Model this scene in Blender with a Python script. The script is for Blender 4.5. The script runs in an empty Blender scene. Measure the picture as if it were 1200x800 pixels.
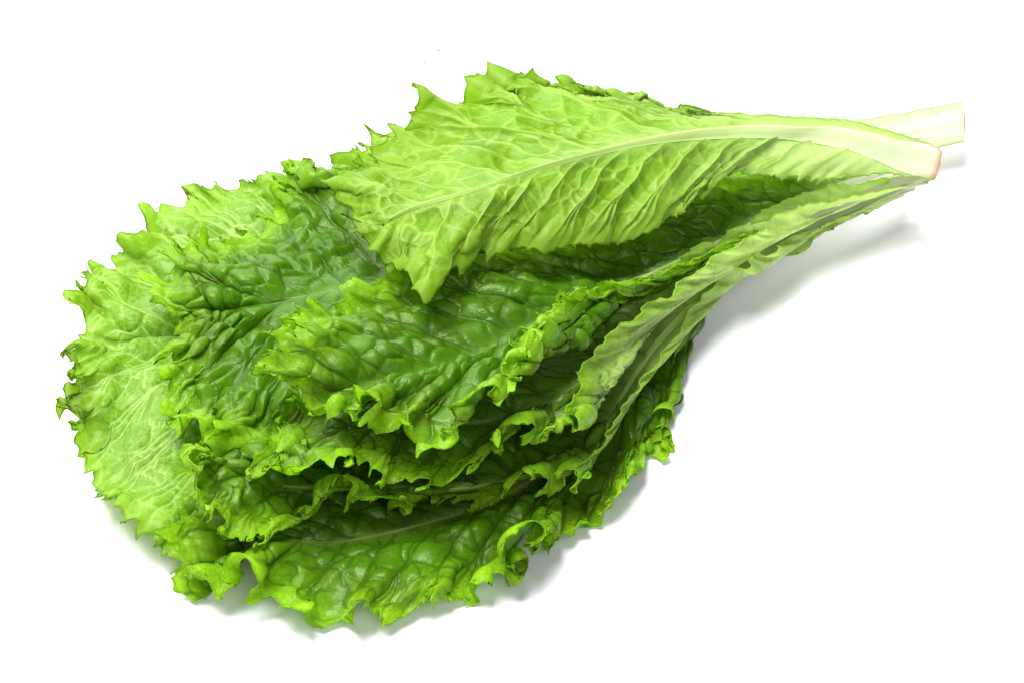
import bpy, math
import numpy as np
from mathutils import Vector

# ------------------------------------------------------------------ camera, world, lamps, exposure
scene = bpy.context.scene
coll = scene.collection
W, H = 1200.0, 800.0                       # photograph pixels, used to read positions off it
ELEV = math.radians(40.0)                  # camera looks down at the table
DIST = 1.15                                # metres from the pile
SPAN = 0.336                               # metres of table seen across the picture
CAM = np.array([0.0, -DIST*math.cos(ELEV), DIST*math.sin(ELEV)])
cam_d = bpy.data.cameras.new('camera')
cam = bpy.data.objects.new('camera', cam_d); coll.objects.link(cam)
cam.location = CAM
cam.rotation_euler = (math.pi/2-ELEV, 0, 0)
cam_d.sensor_width = 36.0
cam_d.lens = 36.0*DIST/SPAN
cam_d.clip_start = 0.01; cam_d.clip_end = 50
scene.camera = cam

world = bpy.data.worlds.new('World'); scene.world = world; world.use_nodes = True
bg = world.node_tree.nodes['Background']
bg.inputs[0].default_value = (0.90, 0.90, 1.0, 1); bg.inputs[1].default_value = 0.08

def softbox(name, loc, target, size, size_y, power, color):
    d = bpy.data.lights.new(name, 'AREA'); d.shape = 'RECTANGLE'
    d.size = size; d.size_y = size_y; d.energy = power; d.color = color
    o = bpy.data.objects.new(name, d); coll.objects.link(o)
    o.location = loc
    o.rotation_euler = (Vector(target)-Vector(loc)).to_track_quat('-Z', 'Y').to_euler()
    return o
softbox('softbox_back', (-0.55, 0.95, 0.85), (0, 0, 0), 2.0, 1.2, 27.0, (1.0, 0.99, 0.96))
softbox('softbox_top', (-0.30, 0.0, 1.25), (0, 0.0, 0), 0.75, 0.75, 28.0, (1.0, 1.0, 1.0))
softbox('softbox_front', (0.25, -1.2, 1.0), (0, 0.0, 0), 1.0, 0.7, 7.5, (0.98, 0.97, 1.0))

scene.view_settings.view_transform = 'Standard'
scene.view_settings.look = 'None'
scene.view_settings.exposure = 0.45
scene.view_settings.gamma = 1.0
scene.render.engine = 'CYCLES'
scene.cycles.max_bounces = 10
scene.cycles.diffuse_bounces = 6
scene.cycles.transmission_bounces = 8
scene.cycles.use_denoising = True

# ------------------------------------------------------------------ helpers
_fwd = np.array([0, math.cos(ELEV), -math.sin(ELEV)])
_up = np.array([0, math.sin(ELEV), math.cos(ELEV)])
_rt = np.array([1.0, 0, 0])
def place(px, py, h):
    """point of the room (metres) h centimetres above the table, read off the photograph"""
    a = (np.asarray(px, float)-W/2)/W*SPAN/DIST
    b = -(np.asarray(py, float)-H/2)/W*SPAN/DIST
    d = _fwd + a[..., None]*_rt + b[..., None]*_up
    k = (np.asarray(h, float)*0.01-CAM[2])/d[..., 2]
    return CAM + d*k[..., None]

def hermite(xs, ys, x):
    """smooth interpolation of rows ys (n,k) given at xs, evaluated at x"""
    xs = np.asarray(xs, float); ys = np.asarray(ys, float)
    dx = np.diff(xs); s = np.diff(ys, axis=0)/dx[:, None]
    m = np.empty_like(ys)
    m[0] = s[0]; m[-1] = s[-1]
    m[1:-1] = (s[:-1]*dx[1:, None]+s[1:]*dx[:-1, None])/(dx[1:]+dx[:-1])[:, None]
    i = np.clip(np.searchsorted(xs, x)-1, 0, len(xs)-2)
    h = dx[i]; t = ((x-xs[i])/h)[:, None]; h = h[:, None]
    t2 = t*t; t3 = t2*t
    return (2*t3-3*t2+1)*ys[i]+(t3-2*t2+t)*h*m[i]+(-2*t3+3*t2)*ys[i+1]+(t3-t2)*h*m[i+1]

def hsh(*ints):
    h = np.zeros_like(np.asarray(ints[0], np.uint32))
    for k, a in zip((374761393, 668265263, 2147483647-18, 1274126177), ints):
        h = (h ^ (np.asarray(a).astype(np.int64).astype(np.uint32)*np.uint32(k & 0xffffffff)))
        h = (h ^ (h >> np.uint32(15)))*np.uint32(2246822519)
    h = (h ^ (h >> np.uint32(13)))*np.uint32(3266489917)
    h = h ^ (h >> np.uint32(16))
    return h.astype(np.float64)/4294967295.0

def n1(x, seed):
    """smooth 1-D noise in -1..1"""
    x = np.asarray(x, float); i = np.floor(x); f = x-i; f = f*f*f*(f*(f*6-15)+10)
    s = np.full(x.shape, seed, np.int64)
    return ((1-f)*hsh(i.astype(np.int64), s)+f*hsh(i.astype(np.int64)+1, s))*2-1

def n2(x, y, seed):
    ix = np.floor(x).astype(np.int64); iy = np.floor(y).astype(np.int64)
    fx = x-ix; fy = y-iy; fx = fx*fx*(3-2*fx); fy = fy*fy*(3-2*fy)
    s = np.full(x.shape, seed, np.int64)
    a = hsh(ix, iy, s); b = hsh(ix+1, iy, s); c = hsh(ix, iy+1, s); d = hsh(ix+1, iy+1, s)
    return ((a*(1-fx)+b*fx)*(1-fy)+(c*(1-fx)+d*fx)*fy)*2-1

def cells(P, size, seed):
    """Worley cells of the surface points P: distance to the cell wall, 0 at walls"""
    Q = (P/size).astype(np.float64)
    I = np.floor(Q).astype(np.int64); F = (Q-I)
    f1 = np.full(P.shape[:-1], 9.0); f2 = np.full(P.shape[:-1], 9.0)
    for dx in (-1, 0, 1):
        for dy in (-1, 0, 1):
            for dz in (-1, 0, 1):
                a = I[..., 0]+dx; b = I[..., 1]+dy; c = I[..., 2]+dz
                e = a*7919+b*104729+c*1299709+seed*15485863
                jx = hsh(e, e >> 7); jy = hsh(e, (e >> 3)+17); jz = hsh(e, (e >> 5)+43)
                d = np.sqrt((dx+jx-F[..., 0])**2+(dy+jy-F[..., 1])**2+(dz+jz-F[..., 2])**2)
                m = d < f1
                f2 = np.where(m, f1, np.minimum(f2, d)); f1 = np.where(m, d, f1)
    return (f2-f1)*size*0.5

def sstep(a, b, x):
    t = np.clip((x-a)/(b-a), 0, 1); return t*t*(3-2*t)

def unit(v):
    return v/np.maximum(np.linalg.norm(v, axis=-1, keepdims=True), 1e-9)

def grid_mesh(name, P, attrs=None, wrap=False):
    nt, nr = P.shape[:2]
    idx = np.arange(nt*nr).reshape(nt, nr)
    if wrap:
        idx = np.concatenate([idx, idx[:, :1]], 1)
    q = np.stack([idx[:-1, :-1], idx[1:, :-1], idx[1:, 1:], idx[:-1, 1:]], -1).reshape(-1, 4)
    return quad_mesh(name, P.reshape(-1, 3), q, attrs)

def quad_mesh(name, V, q, attrs=None):
    me = bpy.data.meshes.new(name)
    me.vertices.add(len(V)); me.vertices.foreach_set('co', V.astype(np.float32).ravel())
    me.loops.add(q.size); me.loops.foreach_set('vertex_index', q.astype(np.int32).ravel())
    me.polygons.add(len(q))
    me.polygons.foreach_set('loop_start', np.arange(0, q.size, 4, dtype=np.int32))
    me.polygons.foreach_set('use_smooth', np.ones(len(q), bool))
    for k, v in (attrs or {}).items():
        a = me.attributes.new(k, 'FLOAT', 'POINT'); a.data.foreach_set('value', v.astype(np.float32).ravel())
    me.update(calc_edges=True); me.validate()
    return me

def obj(name, me, mat, parent=None):
    o = bpy.data.objects.new(name, me); coll.objects.link(o)
    me.materials.append(mat)
    if parent: o.parent = parent
    return o

# ------------------------------------------------------------------ materials
class NT:
    def __init__(s, name):
        s.m = bpy.data.materials.new(name); s.m.use_nodes = True
        s.t = s.m.node_tree; s.t.nodes.clear()
    def n(s, kind, **kw):
        o = s.t.nodes.new(kind)
        for k, v in kw.items(): setattr(o, k, v)
        return o
    def l(s, a, b): s.t.links.new(a, b)
    def attr(s, name): return s.n('ShaderNodeAttribute', attribute_name=name).outputs['Fac']
    def mix(s, f, a, b, mode='MIX'):
        o = s.n('ShaderNodeMix', data_type='RGBA', blend_type=mode)
        for sock, v in ((o.inputs[0], f), (o.inputs[6], a), (o.inputs[7], b)):
            if hasattr(v, 'is_linked'): s.l(v, sock)
            else: sock.default_value = v if not isinstance(v, tuple) else (*v, 1)
        return o.outputs[2]
    def math(s, op, a, b=0.0, clamp=False):
        o = s.n('ShaderNodeMath', operation=op, use_clamp=clamp)
        for sock, v in ((o.inputs[0], a), (o.inputs[1], b)):
            if hasattr(v, 'is_linked'): s.l(v, sock)
            else: sock.default_value = v
        return o.outputs[0]
    def rng(s, x, a, b, c=0.0, d=1.0):
        o = s.n('ShaderNodeMapRange'); s.l(x, o.inputs[0])
        for i, v in enumerate((a, b, c, d)): o.inputs[i+1].default_value = v
        return o.outputs[0]

def leaf_material(name, green, lime, pale, vein, rough=0.27, trans=0.42, vein_edge=0.25):
    k = NT(name)
    tc = k.n('ShaderNodeTexCoord')
    no = k.n('ShaderNodeTexNoise'); no.inputs['Scale'].default_value = 45; no.inputs['Detail'].default_value = 4
    k.l(tc.outputs['Object'], no.inputs['Vector'])
    n2_ = k.n('ShaderNodeTexNoise'); n2_.inputs['Scale'].default_value = 420; n2_.inputs['Detail'].default_value = 3
    k.l(tc.outputs['Object'], n2_.inputs['Vector'])
    vo = k.n('ShaderNodeTexVoronoi', feature='DISTANCE_TO_EDGE'); vo.inputs['Scale'].default_value = 520
    k.l(tc.outputs['Object'], vo.inputs['Vector'])
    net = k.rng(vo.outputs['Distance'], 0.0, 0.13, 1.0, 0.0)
    g = k.mix(k.rng(no.outputs['Fac'], 0.3, 0.7), tuple(c*0.78 for c in green), tuple(c*1.25 for c in green))
    edge = k.math('MULTIPLY', k.attr('edge'), k.rng(no.outputs['Fac'], 0.25, 0.6, 0.75, 1.0))
    c = k.mix(edge, g, lime)
    c = k.mix(k.rng(n2_.outputs['Fac'], 0.35, 0.7, 0.0, 0.22), c, tuple(min(1, x*1.5) for x in green))
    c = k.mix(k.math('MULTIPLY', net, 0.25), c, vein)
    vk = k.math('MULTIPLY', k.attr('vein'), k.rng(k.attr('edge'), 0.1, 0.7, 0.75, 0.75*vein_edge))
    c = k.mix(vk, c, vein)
    c = k.mix(k.math('MULTIPLY', k.attr('pale'), k.rng(k.attr('vein'), 0.0, 1.0, 1.0, 0.72)), c, pale)
    # a few tiny brown blemishes
    v2 = k.n('ShaderNodeTexVoronoi'); v2.inputs['Scale'].default_value = 60; k.l(tc.outputs['Object'], v2.inputs['Vector'])
    sep = k.n('ShaderNodeSeparateColor'); k.l(v2.outputs['Color'], sep.inputs[0])
    spot = k.math('MULTIPLY', k.rng(v2.outputs['Distance'], 0.035, 0.06, 1, 0), k.math('GREATER_THAN', sep.outputs[0], 0.9))
    c = k.mix(spot, c, (0.07, 0.035, 0.01))
    bump = k.n('ShaderNodeBump'); bump.inputs['Strength'].default_value = 0.2; bump.inputs['Distance'].default_value = 0.0006
    hgt = k.math('ADD', k.math('MULTIPLY', net, -0.25), k.math('MULTIPLY', n2_.outputs['Fac'], 0.3))
    k.l(hgt, bump.inputs['Height'])
    p = k.n('ShaderNodeBsdfPrincipled')
    k.l(c, p.inputs['Base Color']); k.l(bump.outputs[0], p.inputs['Normal'])
    k.l(k.rng(n2_.outputs['Fac'], 0.3, 0.7, rough-0.06, rough+0.08), p.inputs['Roughness'])
    p.inputs['Specular IOR Level'].default_value = 0.25
    p.inputs['Specular Tint'].default_value = (0.93, 1.0, 0.62, 1)
    tr = k.n('ShaderNodeBsdfTranslucent')
    tcol = k.mix(1.0, c, (1.05, 1.10, 0.6), 'MULTIPLY')
    tcol = k.mix(k.attr('pale'), tcol, pale)
    k.l(tcol, tr.inputs['Color'])
    ms = k.n('ShaderNodeMixShader'); k.l(k.math('ADD', k.math('MULTIPLY', k.attr('edge'), 0.34), trans-0.19), ms.inputs[0])
    k.l(p.outputs[0], ms.inputs[1]); k.l(tr.outputs[0], ms.inputs[2])
    out = k.n('ShaderNodeOutputMaterial'); k.l(ms.outputs[0], out.inputs['Surface'])
    return k.m

def stalk_material(name, mid, far, tip, rim=(0.50, 0.20, 0.13, 1), rim2=(0.66, 0.40, 0.26, 1), white=(0.58, 0.61, 0.42, 1), ivory=(0.52, 0.62, 0.33, 1)):
    k = NT(name)
    tc = k.n('ShaderNodeTexCoord')
    no = k.n('ShaderNodeTexNoise'); no.inputs['Scale'].default_value = 120; no.inputs['Detail'].default_value = 4
    k.l(tc.outputs['Object'], no.inputs['Vector'])
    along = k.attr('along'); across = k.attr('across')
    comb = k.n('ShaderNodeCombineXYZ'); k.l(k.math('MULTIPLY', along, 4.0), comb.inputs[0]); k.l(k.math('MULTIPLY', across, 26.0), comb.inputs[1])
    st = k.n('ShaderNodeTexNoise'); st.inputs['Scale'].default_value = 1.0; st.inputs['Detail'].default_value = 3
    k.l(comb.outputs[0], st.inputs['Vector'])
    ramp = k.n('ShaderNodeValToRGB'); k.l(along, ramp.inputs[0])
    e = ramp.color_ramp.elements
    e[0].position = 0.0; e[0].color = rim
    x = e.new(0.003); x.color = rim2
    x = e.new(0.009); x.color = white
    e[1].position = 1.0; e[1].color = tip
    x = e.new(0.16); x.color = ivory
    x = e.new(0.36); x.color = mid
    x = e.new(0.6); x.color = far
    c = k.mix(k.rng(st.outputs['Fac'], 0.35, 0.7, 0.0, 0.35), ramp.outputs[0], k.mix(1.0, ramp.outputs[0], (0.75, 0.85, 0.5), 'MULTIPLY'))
    bump = k.n('ShaderNodeBump'); bump.inputs['Strength'].default_value = 0.3; bump.inputs['Distance'].default_value = 0.0005
    k.l(st.outputs['Fac'], bump.inputs['Height'])
    p = k.n('ShaderNodeBsdfPrincipled'); k.l(c, p.inputs['Base Color']); k.l(bump.outputs[0], p.inputs['Normal'])
    p.inputs['Roughness'].default_value = 0.42
    tr = k.n('ShaderNodeBsdfTranslucent'); k.l(c, tr.inputs['Color'])
    ms = k.n('ShaderNodeMixShader'); ms.inputs[0].default_value = 0.06
    k.l(p.outputs[0], ms.inputs[1]); k.l(tr.outputs[0], ms.inputs[2])
    out = k.n('ShaderNodeOutputMaterial'); k.l(ms.outputs[0], out.inputs['Surface'])
    return k.m

def cut_material(name, brown):
    k = NT(name)
    ring = k.attr('ring')
    tc = k.n('ShaderNodeTexCoord')
    no = k.n('ShaderNodeTexNoise'); no.inputs['Scale'].default_value = 500; no.inputs['Detail'].default_value = 5
    k.l(tc.outputs['Object'], no.inputs['Vector'])
    f = k.math('ADD', ring, k.rng(no.outputs['Fac'], 0.3, 0.7, -0.3, 0.3))
    c = k.mix(k.rng(f, 0.45, 0.95), (0.78, 0.70, 0.50), brown)
    p = k.n('ShaderNodeBsdfPrincipled'); k.l(c, p.inputs['Base Color']); p.inputs['Roughness'].default_value = 0.5
    out = k.n('ShaderNodeOutputMaterial'); k.l(p.outputs[0], out.inputs['Surface'])
    return k.m

def table_material():
    k = NT('white_sweep')
    tc = k.n('ShaderNodeTexCoord')
    no = k.n('ShaderNodeTexNoise'); no.inputs['Scale'].default_value = 3; no.inputs['Detail'].default_value = 3
    k.l(tc.outputs['Object'], no.inputs['Vector'])
    c = k.mix(no.outputs['Fac'], (0.87, 0.86, 0.90), (0.89, 0.88, 0.915))
    p = k.n('ShaderNodeBsdfPrincipled'); k.l(c, p.inputs['Base Color']); p.inputs['Roughness'].default_value = 0.45
    p.inputs['Specular IOR Level'].default_value = 0.3
    out = k.n('ShaderNodeOutputMaterial'); k.l(p.outputs[0], out.inputs['Surface'])
    return k.m

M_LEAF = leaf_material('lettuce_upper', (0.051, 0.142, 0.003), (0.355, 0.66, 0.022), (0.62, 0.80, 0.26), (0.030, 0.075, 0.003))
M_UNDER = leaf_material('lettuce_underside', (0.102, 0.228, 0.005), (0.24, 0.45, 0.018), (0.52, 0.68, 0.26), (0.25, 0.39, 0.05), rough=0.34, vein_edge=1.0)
M_PALE = leaf_material('lettuce_thin', (0.088, 0.205, 0.004), (0.20, 0.39, 0.014), (0.47, 0.52, 0.36), (0.30, 0.44, 0.10), trans=0.40, vein_edge=1.0)
M_STALK = stalk_material('stalk_back', (0.46, 0.60, 0.22, 1), (0.38, 0.54, 0.13, 1), (0.32, 0.48, 0.07, 1))
M_STALK_UP = stalk_material('stalk_front', (0.36, 0.52, 0.13, 1), (0.15, 0.26, 0.02, 1), (0.10, 0.19, 0.01, 1), rim=(0.44, 0.33, 0.24, 1), rim2=(0.46, 0.41, 0.30, 1), white=(0.43, 0.45, 0.34, 1), ivory=(0.42, 0.49, 0.29, 1))  # greener upper side; outer stops also darkened, painting in the shadow on the ribs
M_CUT = cut_material('browned_cut', (0.58, 0.20, 0.14))
M_CUT_PALE = cut_material('fresh_cut', (0.72, 0.52, 0.38))
M_TABLE = table_material()

# ------------------------------------------------------------------ the white table
bm_v = np.array([[-3, -3, 0], [3, -3, 0], [3, 3, 0], [-3, 3, 0]], float)
tb = obj('table_surface', quad_mesh('table_surface', bm_v, np.array([[0, 1, 2, 3]])), M_TABLE)
tb['kind'] = 'structure'

# ------------------------------------------------------------------ lettuce leaves
def lettuce_leaf(label, mat, rib, edge, seed, rib_w, side=1, ruffle=1.0, blister=1.0, pale_len=0.4,
                 cut=True, vein_gap=1.5, floor=0.06, slant=0.10, chaos=1.0, rib_th=0.42, net=1.0, pleat=1.0, cell=0.82, smooth_to=0.05, vein_w=1.0):
    """rib: (x, y, h) along the midrib, butt first.
    edge: (x, y, h, m, frill, (cx, cy, ch) or lift) round the margin from the butt's far side over the tip back to its near side;
    m = where on the midrib the veins to this point leave it, lift = bulge of the blade in cm"""
    rib = np.array(rib, float)
    rc = np.r_[0, np.cumsum(np.linalg.norm(np.diff(rib[:, :2], axis=0), axis=1))]; rc /= rc[-1]
    ribf = lambda m: hermite(rc, rib, np.clip(m, 0, 1))
    E = np.array([e[:3] for e in edge], float)
    mm = np.array([e[3] for e in edge], float); mm = mm-slant*np.sin(np.pi*mm)**1.0; fr = np.array([e[4] for e in edge], float)
    mb = ribf(mm)
    C = np.array([e[5] if isinstance(e[5], tuple) else tuple((mb[i]+E[i])/2+np.array([0, -35.7*math.cos(ELEV)*e[5], e[5]])) for i, e in enumerate(edge)], float)
    for i, e in enumerate(edge):
        if not isinstance(e[5], tuple):      # a bulge is a rise straight up: on the photograph it moves up too
            C[i, 1] = (mb[i, 1]+E[i, 1])/2-35.7*math.cos(ELEV)*e[5]
    ec = np.r_[0, np.cumsum(np.maximum(np.linalg.norm(np.diff(E[:, :2], axis=0), axis=1), 12))]; ec /= ec[-1]
    dense = np.linspace(0, 1, 4000)
    Ew = place(*hermite(ec, E, dense).T)*100
    S = np.r_[0, np.cumsum(np.linalg.norm(np.diff(Ew, axis=0), axis=1))]
    nt = int(min(S[-1]/0.030, 2150)); nr = 88
    s = np.linspace(0, S[-1], nt); t = np.interp(s, S, dense)
    r = np.linspace(0, 1, nr); r = 1-(1-r)**1.25
    e_ = hermite(ec, E, t); c_ = hermite(ec, C, t); m_ = np.interp(t, ec, mm)
    fq = np.clip(np.interp(t, ec, fr), 0, 1)
    e_ = e_+chaos*fq[:, None]*np.stack([9*n1(s/2.7, seed+81), 13*n1(s/3.1, seed+82), 0.45*n1(s/3.4, seed+83)], 1)
    c_ = c_+chaos*fq[:, None]*np.stack([0*s, 12*n1(s/4.1, seed+84), 0.4*n1(s/4.1, seed+85)], 1)
    ker = np.hanning(61); ker /= ker.sum()
    m_ = np.convolve(np.pad(m_, 30, mode='edge'), ker, 'valid')
    f_ = np.clip(np.interp(t, ec, fr), 0, 2)[:, None]
    b_ = ribf(m_)
    Lg = np.linalg.norm(place(*e_.T)-place(*b_.T), axis=1)*100    # sheet runs on past the mean margin; the teeth are cut out of it
    R = (r[None, :]*(1+np.minimum(0.78*(0.10+0.90*np.minimum(f_, 1.2))/np.maximum(Lg[:, None], 0.3), 0.5)))[..., None]
    Q = (1-R)**2*b_[:, None]+2*R*(1-R)*c_[:, None]+R**2*e_[:, None]
    P = place(Q[..., 0], Q[..., 1], Q[..., 2])*100             # centimetres from here on
    rr = np.broadcast_to(r[None, :], P.shape[:2]); ss = np.broadcast_to(s[:, None], P.shape[:2])
    L = np.r_['1,2', np.zeros((nt, 1)), np.cumsum(np.linalg.norm(np.diff(P, axis=1), axis=2), axis=1)]
    rho = L[:, -1:]-L                                             # cm to the margin
    Lt = L[:, -1:]
    def frame():
        T = unit(np.gradient(P, axis=0)); O = np.gradient(P, axis=1); O = unit(O-T*(O*T).sum(-1, keepdims=True))
        return T, O, unit(np.cross(O, T))*side
    rest = P.copy()
    # ruffles, coarse to fine, each riding on the one before
    for lam, amp, ov, D, sd in ((5.0, 0.65, 0.02, 2.8, 11), (1.6, 0.60, 0.12, 1.3, 12), (0.70, 0.20, 0.085, 0.8, 13)):
        T, O, N = frame()
        x = ss/lam+0.42*n1(ss/lam*0.55, seed+sd)+0.12*n1(rho*1.3+ss*0.15, seed+sd+7)
        a = amp*ruffle*f_*(0.75+0.65*n1(ss/lam*0.9, seed+sd+3))
        w = np.exp(-(np.maximum(rho-0.5*np.clip(Lt/4.0, 0.2, 1.0), 0)/(D*np.clip(Lt/3.0, 0.3, 1.0)))**1.5)
        ph = 2*np.pi*x
        P = P+N*(a*w*np.cos(ph))[..., None]+T*(ov*lam*ruffle*f_*w*np.sin(2*ph))[..., None]
        P = P+O*(-0.12*a*w)[..., None]
        P[..., 2] += 0.3*a*w
    # lobes and pointed teeth are cut into the ruffled sheet
    def teeth(x, sd, sharp=0.75):
        x = x+0.35*n1(x*0.6, sd)
        amp = 0.55+0.45*n1(np.floor(x+0.5)*1.37, sd+5)
        return (1-np.abs(np.sin(np.pi*x)))**sharp*amp
    ext = (0.66*teeth(s/1.4, seed+1, 0.95)+0.72*teeth(s/0.52, seed+2, 0.95)+0.30*teeth(s/0.24, seed+3, 0.9))[:, None]
    cutd = np.clip(1.25-ext, 0, 1.25)*(0.10+0.90*np.minimum(f_, 1.2))
    kcut = np.minimum(cutd/np.maximum(Lt, 0.3), 0.5)
    pw = np.clip(0.93/np.minimum(1.25*(0.10+0.90*np.minimum(f_, 1.2))/np.maximum(Lt, 0.3), 0.5), 1.6, 5.0)
    rm = rr-np.minimum(kcut, 0.96/pw)*rr**pw
    gi = rm
    idx_f = np.interp(gi.ravel(), r, np.arange(nr)).reshape(gi.shape)
    i0 = np.clip(np.floor(idx_f).astype(int), 0, nr-2); fz = (idx_f-i0)[..., None]
    row = np.arange(nt)[:, None]
    P = P[row, i0]*(1-fz)+P[row, i0+1]*fz
    rest = rest[row, i0]*(1-fz)+rest[row, i0+1]*fz
    L = L[row, i0]*(1-fz[..., 0])+L[row, i0+1]*fz[..., 0]
    rho = L[:, -1:]-L
    # the flat part is never quite flat
    T, O, N = frame()
    P = P+N*((0.30*n2(rest[..., 0]*0.5+seed, rest[..., 1]*0.5, seed+31)+0.14*n2(rest[..., 0]*1.15, rest[..., 1]*1.3+seed, seed+32))*sstep(0.02, 0.3, rr)*sstep(smooth_to, smooth_to+0.3, m_[:, None]))[..., None]
    # veins: laterals leaving the midrib, forking towards the margin, then the net
    bw = place(*b_.T)*100
    dmw = np.r_[0, np.linalg.norm(np.diff(bw, axis=0), axis=1)]; dsw = np.r_[0, np.diff(s)]
    q = np.cumsum(0.75*dmw+0.30*dsw)/vein_gap
    cw = np.gradient(np.cumsum(dmw))[:, None]*(1-rr)+np.gradient(s)[:, None]*rr
    cw = cw/np.maximum(np.gradient(q)[:, None], 1e-4)            # cm per vein gap here
    qq = q[:, None]+0.10*n2(rr*4, ss*0.4, seed+41)+0.05*n2(rr*11, ss*0.9, seed+42)
    f = qq-np.floor(qq)-0.5
    k = np.floor(qq)
    fk = 0.30*sstep(0.30+0.2*hsh(k.astype(np.int64), np.full(k.shape, seed)), 1.0, rr)
    dl = np.minimum(np.abs(f), np.minimum(np.where(rr > 0.3, np.abs(f-fk), 9), np.where(rr > 0.42, np.abs(f+fk*0.9), 9)))*cw
    T, O, N = frame()
    c1 = cells(rest+0.25*np.stack([n2(rest[..., 0]*1.7, rest[..., 1]*1.7, seed+51), n2(rest[..., 0]*1.7+9, rest[..., 1]*1.7, seed+52), 0*rr], -1), cell, seed+61)
    c2 = cells(rest, 0.36, seed+62)
    fade = sstep(0.0, 0.22, rr)*(0.12+0.88*sstep(0.0, 1.4, rho))*sstep(smooth_to, smooth_to+0.3, m_[:, None])
    big = np.sqrt(np.clip(dl/0.42, 0, 1)); mid = np.sqrt(np.clip(c1/0.22, 0, 1)); sml = np.sqrt(np.clip(c2/0.10, 0, 1))
    vary = 0.65+0.5*n2(rest[..., 0]*0.8+3, rest[..., 1]*0.8, seed+55)
    hb = 1.5*blister*vary*fade*(0.15*pleat*big+0.135*net*mid*(0.35+0.65*big)+0.012*sml*mid)
    P = P+N*(hb-0.15*blister*fade)[..., None]
    wl = (0.11*(1-rr*0.72)+0.018)*vein_w
    vein = np.maximum.reduce([1-sstep(0.35, 1.0, dl/wl), 1.0*(1-sstep(0.1, 1.0, c1/(0.046*vein_w))), 0.3*(1-sstep(0.1, 1.0, c2/0.03))])
    # rest on the table
    P[..., 2] = floor+np.log1p(np.exp((P[..., 2]-floor)*9))/9
    pale = np.clip((1-sstep(0.0, pale_len, m_))[:, None]*(1.0-0.30*sstep(0.2, 1.0, rr)), 0, 1)
    near_rib = np.exp(-(L/(0.9*rib_w*(1.05-0.8*m_[:, None]))) ** 1.2)*(1-m_[:, None])*0.7
    pale = np.maximum(pale**1.3, near_rib)
    edge_a = np.clip(np.exp(-(rho/1.0)**1.3), 0, 1)
    pale = pale*(1-0.75*edge_a*sstep(0.1, 0.35, m_)[:, None])
    # the margin has the thickness of the leaf
    T, O, N = frame()
    lip = P[:, -1:]-N[:, -1:]*0.02+O[:, -1:]*0.006
    lip2 = lip-O[:, -1:]*0.07
    PB = np.concatenate([P, lip, lip2], 1)
    ad = lambda a: np.concatenate([a, a[:, -1:], a[:, -1:]], 1)
    root_w = place(*rib[0])
    base = Vector((root_w[0], root_w[1], 0))
    root = bpy.data.objects.new('lettuce_leaf', None); coll.objects.link(root)
    root.location = base; root.empty_display_size = 0.02
    root['label'] = label; root['category'] = 'lettuce leaf'; root['group'] = 'loose lettuce leaves piled on the white table'
    off = np.array(base)
    me = grid_mesh('blade', PB*0.01-off, {'vein': ad(vein), 'pale': ad(pale), 'edge': ad(edge_a)})
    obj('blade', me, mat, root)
    # midrib: a tapered swelling laid along the blade, thick on its back, broad and flat at the butt
    nm, na = 150, 32
    mv = np.linspace(0, 0.95, nm)
    top = int(np.argmax(m_))
    def inv(mseq, ids):
        mseq = np.maximum.accumulate(mseq)+np.arange(len(mseq))*1e-7
        return np.interp(mv, mseq, ids)
    tf = inv(m_[:top+1], np.arange(top+1)); tn = inv(m_[top:][::-1], np.arange(top, nt)[::-1])
    wd = rib_w*(0.045+0.955*(1-sstep(0, 1, mv**0.55)))
    th = np.minimum(wd*rib_th, 0.5)
    Lc = np.minimum(wd, 1e9)
    def on_blade(ti, d):
        i = np.clip(np.round(ti).astype(int), 0, nt-1)
        out = np.empty((nm, 3)); nn = np.empty((nm, 3))
        for j in range(nm):
            Li = L[i[j]]; dj = min(d[j], Li[-1]*0.93)
            fi = np.interp(dj, Li, np.arange(nr)); k0 = min(int(fi), nr-2); ff = fi-k0
            out[j] = P[i[j], k0]*(1-ff)+P[i[j], k0+1]*ff; nn[j] = N[i[j], k0]
        return out, nn
    xs = np.cos(np.linspace(0, np.pi, na//2+1))                    # +1 far side .. -1 near side
    ker2 = np.hanning(15); ker2 /= ker2.sum()
    def smooth(v):
        return np.stack([np.convolve(np.pad(v[:, c], 7, mode='reflect', reflect_type='odd'), ker2, 'valid') for c in range(3)], 1)
    line = []; nrm = []
    for x in xs:
        pp, nn = on_blade(tf if x >= 0 else tn, np.abs(x)*wd)
        line.append(smooth(pp)); nrm.append(nn)
    nav = unit(smooth(unit(np.sum(nrm, 0))))
    prof = np.cos(np.pi*xs/2)**2
    fine = 1+0.05*np.cos(xs*np.pi*5)
    back = [line[i]-nav*(th*prof[i]*fine[i]+0.02)[:, None] for i in range(len(xs))]
    front = [line[i]+nav*(th*0.22*prof[i]+0.012)[:, None] for i in range(len(xs)-1, -1, -1)]
    pts = np.stack(back+front, 1)
    na = pts.shape[1]
    a = np.linspace(0, 2*np.pi, na, endpoint=False)
    pts[..., 2] = np.maximum(pts[..., 2], 0.02)
    Tm = unit(np.gradient(pts.mean(1), axis=0))
    al = np.repeat(mv[:, None], na, 1); ac = np.repeat((a/(2*np.pi))[None], nm, 0)
    obj('midrib', grid_mesh('midrib', pts*0.01-off, {'along': al, 'across': ac}, wrap=True), M_STALK if side < 0 else M_STALK_UP, root)
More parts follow.
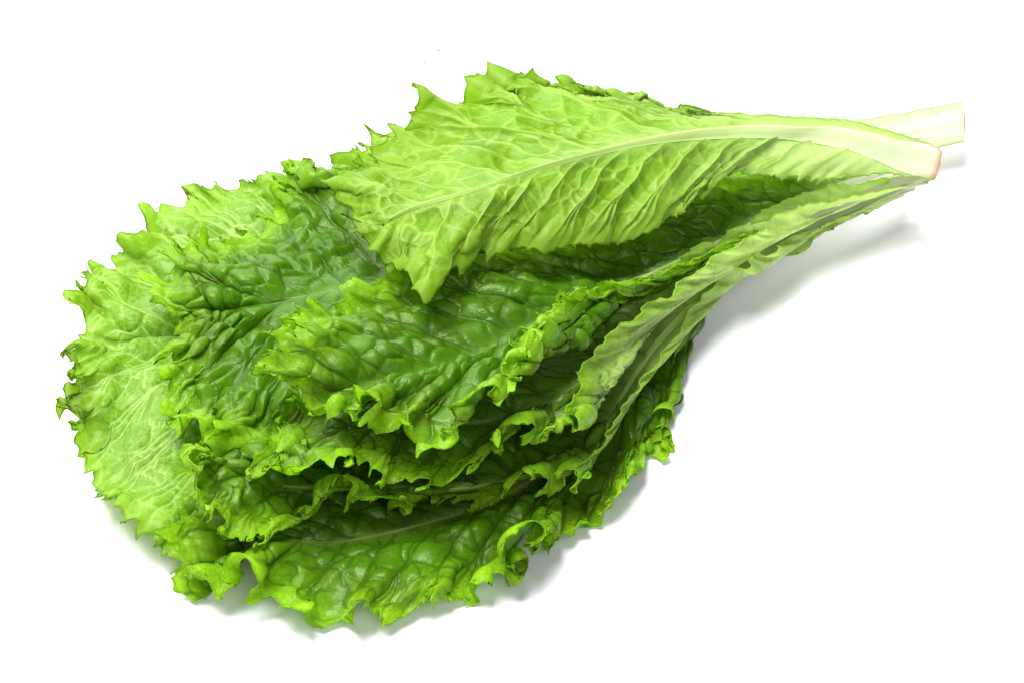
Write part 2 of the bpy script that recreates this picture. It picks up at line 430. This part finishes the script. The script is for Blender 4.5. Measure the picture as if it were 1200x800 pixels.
    if cut:
        rings = np.array([1.0, 0.93, 0.75, 0.5, 0.25, 0.02])
        ctr = pts[0].mean(0)
        cpts = np.stack([ctr+(pts[0]-ctr)*k-Tm[0]*(0.05*(1-k**4)+0.004)+0.012*hsh(np.arange(na), np.full(na, int(k*100)+seed))[:, None] for k in rings])
        obj('cut_end', grid_mesh('cut_end', cpts*0.01-off, {'ring': np.repeat(rings[:, None], na, 1)}, wrap=True), M_CUT if side < 0 else M_CUT_PALE, root)
    return root

# thin pale leaf at the back and left, lowest in the pile
lettuce_leaf('thin pale translucent lettuce leaf spread out at far left, its white butt farthest back', M_PALE,
    [(1132, 142, 1.4), (1000, 168, 1.2), (800, 225, 0.9), (600, 300, 0.8), (400, 360, 0.8), (250, 390, 1.0), (130, 400, 1.2)],
    [(1128, 118, 1.4, 0.0, 0.0, 0.0), (1060, 132, 1.3, 0.04, 0.1, 0.0), (900, 145, 1.2, 0.12, 0.2, 0.1), (700, 165, 1.2, 0.3, 0.5, 0.2), (520, 165, 1.3, 0.48, 0.8, 0.2),
     (400, 195, 1.5, 0.60, 0.9, 0.2), (300, 222, 1.6, 0.70, 0.9, 0.2), (195, 245, 1.7, 0.80, 0.9, 0.1), (135, 290, 1.6, 0.87, 0.9, 0.1), (98, 335, 1.5, 0.93, 0.9, 0.1), (85, 385, 1.4, 0.97, 0.9, 0.1),
     (80, 448, 1.3, 0.96, 0.9, 0.2), (86, 518, 1.1, 0.9, 0.9, 0.2), (112, 588, 0.9, 0.84, 0.9, 0.2), (165, 632, 0.6, 0.78, 0.9, 0.2), (248, 640, 0.5, 0.70, 0.8, 0.2),
     (400, 560, 0.4, 0.55, 0.5, 0.2), (600, 420, 0.4, 0.4, 0.3, 0.1), (820, 290, 0.6, 0.2, 0.2, 0.1), (1000, 200, 0.9, 0.08, 0.1, 0.0), (1130, 166, 1.3, 0.0, 0.0, 0.0)],
    seed=101, rib_w=0.8, ruffle=0.7, blister=0.5, pale_len=0.5, vein_gap=1.9, pleat=0.6, cell=1.05, vein_w=0.6)

# bottom leaf towards the viewer
lettuce_leaf('lowest lettuce leaf in front, its frilled lobes touching the table below the pile', M_LEAF,
    [(1060, 222, 0.8), (935, 284, 0.7), (796, 366, 0.7), (722, 480, 0.6), (600, 575, 0.6), (450, 625, 0.7), (300, 640, 0.8), (240, 640, 0.8)],
    [(1058, 212, 0.9, 0.0, 0.0, 0.0), (900, 285, 1.0, 0.12, 0.2, 0.0), (740, 400, 1.0, 0.3, 0.3, 0.1), (560, 480, 1.0, 0.5, 0.4, 0.1), (380, 540, 1.0, 0.68, 0.5, 0.1), (225, 590, 0.9, 0.86, 0.7, 0.1),
     (194, 646, 0.7, 0.95, 0.9, 0.1), (212, 690, 0.6, 0.96, 1.0, 0.1), (310, 716, 0.7, 0.88, 1.0, 0.1), (375, 722, 0.7, 0.80, 1.0, 0.2), (440, 730, 0.7, 0.72, 1.0, 0.2), (520, 716, 0.7, 0.64, 1.0, 0.2), (590, 694, 0.7, 0.57, 0.85, 0.2),
     (645, 650, 0.5, 0.50, 0.65, 0.2), (705, 616, 0.4, 0.44, 0.7, 0.2), (742, 568, 0.4, 0.39, 0.6, 0.1), (776, 520, 0.4, 0.33, 0.55, 0.1), (784, 468, 0.4, 0.29, 0.55, 0.1), (780, 424, 0.5, 0.26, 0.5, 0.0),
     (764, 397, 0.6, 0.24, 0.35, 0.0), (812, 354, 0.7, 0.18, 0.3, 0.0), (945, 287, 0.9, 0.10, 0.3, 0.0), (1060, 228, 0.9, 0.0, 0.0, 0.0)],
    seed=202, rib_w=0.55, ruffle=1.1, chaos=0.7, blister=0.8, slant=0.03, pleat=0.7, net=1.1, pale_len=0.32, cut=True)

# fourth: dark leaf on the left, blistered
lettuce_leaf('dark blistered lettuce leaf at left between pale back leaf and cupped middle leaf', M_LEAF,
    [(1000, 200, 1.8), (860, 235, 1.8), (700, 285, 1.9), (560, 315, 2.2), (430, 335, 2.5), (330, 352, 2.7), (240, 372, 2.6)],
    [(1000, 190, 1.9, 0.0, 0.0, 0.0), (850, 200, 2.0, 0.2, 0.2, 0.1), (680, 190, 2.2, 0.4, 0.5, 0.3), (520, 175, 2.5, 0.55, 0.8, 0.3), (440, 180, 2.6, 0.63, 0.9, 0.3), (390, 195, 2.8, 0.70, 1.0, 0.3), (340, 215, 2.8, 0.76, 1.0, 0.3),
     (285, 250, 2.7, 0.83, 1.0, 0.3), (225, 295, 2.5, 0.90, 1.0, 0.2), (200, 340, 2.4, 0.95, 1.0, 0.2), (190, 400, 2.3, 0.98, 1.0, 0.2), (195, 460, 2.2, 0.92, 1.0, 0.3),
     (215, 510, 2.0, 0.86, 1.0, 0.4), (290, 540, 1.9, 0.78, 0.9, 0.5), (400, 500, 1.8, 0.65, 0.6, 0.3), (560, 420, 1.8, 0.48, 0.4, 0.1), (760, 310, 1.7, 0.28, 0.2, 0.0), (1000, 210, 1.8, 0.0, 0.0, 0.0)],
    seed=303, rib_w=0.5, ruffle=1.15, chaos=1.5, blister=1.4, pleat=0.8, net=1.45, pale_len=0.06, cut=True)  # pale base cut short: shade inside the hollow is put into the leaf colour

# third from the bottom in front
lettuce_leaf('lettuce leaf second from bottom in front, curled frills in a row above the lowest leaf', M_LEAF,
    [(1072, 218, 1.5), (930, 282, 1.4), (825, 350, 1.4), (770, 405, 1.4), (728, 470, 1.4), (690, 530, 1.4), (610, 560, 1.5), (480, 570, 1.7), (340, 572, 1.8), (250, 560, 1.9)],
    [(1070, 210, 1.6, 0.0, 0.0, 0.0), (900, 270, 1.7, 0.15, 0.2, 0.1), (740, 350, 1.8, 0.34, 0.3, 0.2), (560, 430, 1.9, 0.53, 0.4, 0.2), (390, 480, 2.0, 0.7, 0.5, 0.1), (260, 510, 2.0, 0.88, 0.7, 0.1),
     (215, 545, 1.9, 0.97, 1.0, 0.1), (232, 585, 1.8, 0.96, 1.0, 0.1), (290, 605, 1.7, 0.90, 1.0, 0.2), (350, 610, 1.7, 0.82, 1.0, 0.3), (420, 612, 1.7, 0.74, 1.0, 0.3), (490, 615, 1.7, 0.66, 1.0, 0.3), (560, 610, 1.7, 0.60, 1.0, 0.3),
     (620, 605, 1.7, 0.54, 1.0, 0.3), (665, 585, 1.8, 0.48, 0.9, 0.2), (685, 545, 2.1, 0.44, 0.8, (700, 560, 1.3)), (709, 506, 2.0, 0.38, 0.25, (724, 516, 1.3)), (746, 455, 1.8, 0.31, 0.16, (757, 461, 1.3)),
     (795, 390, 1.8, 0.24, 0.14, (804, 395, 1.3)), (860, 315, 2.4, 0.16, 0.3, (880, 330, 1.2)), (960, 265, 2.0, 0.08, 0.2, 0.0), (1072, 222, 1.6, 0.0, 0.0, 0.0)],
    seed=404, smooth_to=0.28, rib_w=0.4, ruffle=1.2, chaos=2.1, blister=1.2, slant=0.03, pleat=0.6, net=1.4, pale_len=0.6, cut=True)

# leaf whose near side folds up into the long pale strip that reaches the butt
lettuce_leaf('lettuce leaf with a long pale folded side running from its butt below the top leaf', M_LEAF,
    [(1088, 209, 2.6), (960, 253, 2.3), (850, 314, 2.2), (762, 372, 2.4), (708, 430, 2.5), (630, 478, 2.5), (500, 500, 2.7), (400, 515, 2.8), (330, 520, 2.8)],
    [(1086, 200, 2.7, 0.0, 0.0, 0.0), (920, 240, 2.6, 0.15, 0.2, 0.1), (780, 320, 2.6, 0.3, 0.3, 0.1), (600, 390, 2.8, 0.5, 0.4, 0.1), (430, 440, 2.9, 0.7, 0.5, 0.1), (330, 480, 2.9, 0.88, 0.8, 0.1),
     (310, 520, 2.9, 0.97, 1.0, 0.1), (330, 555, 2.8, 0.96, 1.0, 0.1), (390, 562, 2.8, 0.88, 1.0, 0.2), (450, 568, 2.8, 0.80, 1.0, 0.3), (510, 572, 2.8, 0.72, 1.0, 0.3), (560, 560, 2.8, 0.64, 1.0, 0.3), (600, 535, 2.9, 0.58, 1.0, 0.3),
     (645, 510, 3.0, 0.52, 0.8, 0.1), (668, 470, 3.3, 0.45, 0.5, (700, 488, 2.4)), (692, 422, 3.3, 0.39, 0.25, (722, 434, 2.4)), (733, 374, 3.3, 0.32, 0.22, (764, 388, 2.3)), (797, 334, 3.2, 0.24, 0.2, (828, 346, 2.2)),
     (865, 284, 3.2, 0.17, 0.16, (890, 304, 2.0)), (950, 240, 3.0, 0.09, 0.15, (955, 265, 1.9)), (1088, 214, 2.7, 0.0, 0.0, 0.0)],
    seed=505, smooth_to=0.28, rib_w=0.5, ruffle=1.15, chaos=1.6, blister=1.2, slant=0.03, pleat=0.6, net=1.4, pale_len=0.72, cut=True)

# cupped leaf in the middle, its dark channelled midrib in view
lettuce_leaf('cupped lettuce leaf in the middle with a dark sunken midrib and frilly near edge', M_LEAF,
    [(1060, 200, 2.2), (940, 238, 2.0), (820, 295, 2.4), (700, 350, 3.3), (610, 390, 3.4), (540, 424, 3.6), (470, 441, 3.9), (400, 452, 4.2), (365, 455, 4.3)],
    [(1060, 188, 2.3, 0.0, 0.0, 0.0), (900, 200, 2.5, 0.16, 0.2, 0.0), (780, 232, 3.2, 0.32, 0.3, -0.4), (660, 285, 3.9, 0.46, 0.4, -0.5), (560, 300, 4.0, 0.58, 0.5, -0.4), (470, 318, 4.2, 0.68, 0.5, -0.2), (400, 335, 4.5, 0.78, 0.6, 0.0), (350, 357, 4.9, 0.87, 0.7, 0.1),
     (330, 388, 4.9, 0.94, 0.9, 0.1), (322, 420, 4.8, 0.98, 1.0, 0.1), (338, 455, 4.6, 0.98, 1.0, 0.1), (365, 480, 4.5, 0.92, 1.0, 0.2), (415, 495, 4.4, 0.85, 1.0, 0.3), (465, 500, 4.4, 0.78, 1.0, 0.4), (515, 508, 4.4, 0.70, 1.0, 0.5), (555, 490, 4.5, 0.63, 1.0, 0.5),
     (590, 455, 4.8, 0.57, 1.0, 0.4), (598, 420, 5.0, 0.52, 1.0, (640, 455, 3.6)), (615, 392, 4.9, 0.47, 0.75, (670, 435, 3.3)), (650, 364, 4.8, 0.42, 0.6, (710, 400, 3.0)), (705, 344, 4.3, 0.36, 0.4, (765, 365, 2.9)), (775, 318, 3.4, 0.28, 0.25, (820, 325, 2.6)),
     (865, 280, 2.4, 0.20, 0.2, (890, 285, 2.2)), (950, 240, 2.3, 0.10, 0.2, 0.0), (1060, 208, 2.3, 0.0, 0.0, 0.0)],
    seed=606, rib_w=0.42, ruffle=1.0, blister=1.25, pale_len=0.06, cut=True)  # almost no pale base: the hollow under the top leaf is painted shady

# top leaf, back upwards
lettuce_leaf('top lettuce leaf lying face down, arched, with raised pale midrib and reddish cut butt', M_UNDER,
    [(1098, 192, 3.4), (1040, 175, 4.0), (950, 160, 4.7), (860, 156, 5.3), (780, 163, 5.8), (700, 180, 6.1), (616, 203, 6.3), (542, 228, 6.2), (470, 252, 5.9), (430, 280, 5.5)],
    [(1090, 168, 3.5, 0.0, 0.0, 0.0), (1000, 143, 4.4, 0.10, 0.05, 0.0), (860, 134, 5.0, 0.26, 0.1, 0.1), (780, 128, 5.2, 0.36, 0.3, 0.2), (690, 116, 5.3, 0.46, 0.7, 0.2), (630, 98, 5.5, 0.53, 1.0, 0.2), (585, 80, 5.7, 0.58, 0.9, 0.2),
     (535, 116, 5.5, 0.64, 0.85, 0.2), (470, 148, 5.3, 0.72, 0.9, 0.2), (430, 180, 5.2, 0.80, 1.0, 0.1), (400, 215, 5.2, 0.90, 1.0, 0.1), (400, 255, 5.2, 0.97, 1.0, 0.1), (420, 295, 5.0, 0.98, 1.0, 0.1),
     (455, 318, 5.0, 0.93, 0.9, 0.2), (505, 342, 4.9, 0.86, 0.8, 0.3), (550, 312, 4.6, 0.78, 0.4, 0.6), (635, 294, 4.5, 0.68, 0.15, 0.8), (690, 290, 4.3, 0.60, 0.15, 0.8), (745, 282, 4.1, 0.52, 0.15, 0.8),
     (800, 248, 4.2, 0.44, 0.4, 0.7), (845, 212, 4.4, 0.37, 0.5, 0.5), (900, 209, 4.3, 0.28, 0.4, 0.4), (960, 212, 3.9, 0.19, 0.3, 0.3), (1040, 206, 3.5, 0.08, 0.1, 0.1), (1095, 213, 3.2, 0.0, 0.0, 0.0)],
    seed=707, rib_w=1.0, side=-1, ruffle=0.8, blister=1.0, net=0.6, pleat=1.05, pale_len=0.48, cut=True, vein_gap=1.55, slant=0.15, chaos=0.35, rib_th=0.6)

# ------------------------------------------------------------------ two specks of soil on the table
k = NT('dry_soil')
no = k.n('ShaderNodeTexNoise'); no.inputs['Scale'].default_value = 900
p = k.n('ShaderNodeBsdfPrincipled'); p.inputs['Roughness'].default_value = 0.9
k.l(k.mix(no.outputs['Fac'], (0.03, 0.025, 0.03), (0.09, 0.08, 0.085)), p.inputs['Base Color'])
out = k.n('ShaderNodeOutputMaterial'); k.l(p.outputs[0], out.inputs['Surface'])
for sd, (x, y, rad, text) in enumerate(((514, 60, 0.00042, 'tiny dark soil speck on the white table, nearer the top edge'), (497, 74, 0.00036, 'tiny dark soil speck on white table, nearer the lettuce leaves'))):
    th_ = np.linspace(0.0, np.pi, 7)[:, None]; ph_ = np.linspace(0, 2*np.pi, 9)[None, :-1]
    g = np.stack([np.sin(th_)*np.cos(ph_), np.sin(th_)*np.sin(ph_), 0.7*np.cos(th_)+0*ph_], -1)
    g = g*(0.75+0.5*hsh(np.arange(56), np.full(56, sd+3))).reshape(7, 8, 1)
    g[0] = g[0].mean(0); g[-1] = g[-1].mean(0)
    c0 = place(np.array(x), np.array(y), np.array(0.0))
    o = obj('soil_speck', grid_mesh('soil_speck', g*rad, wrap=True), k.m)
    o.location = (c0[0], c0[1], rad*0.55)
    o['label'] = text; o['category'] = 'speck'; o['group'] = 'soil specks on the table'
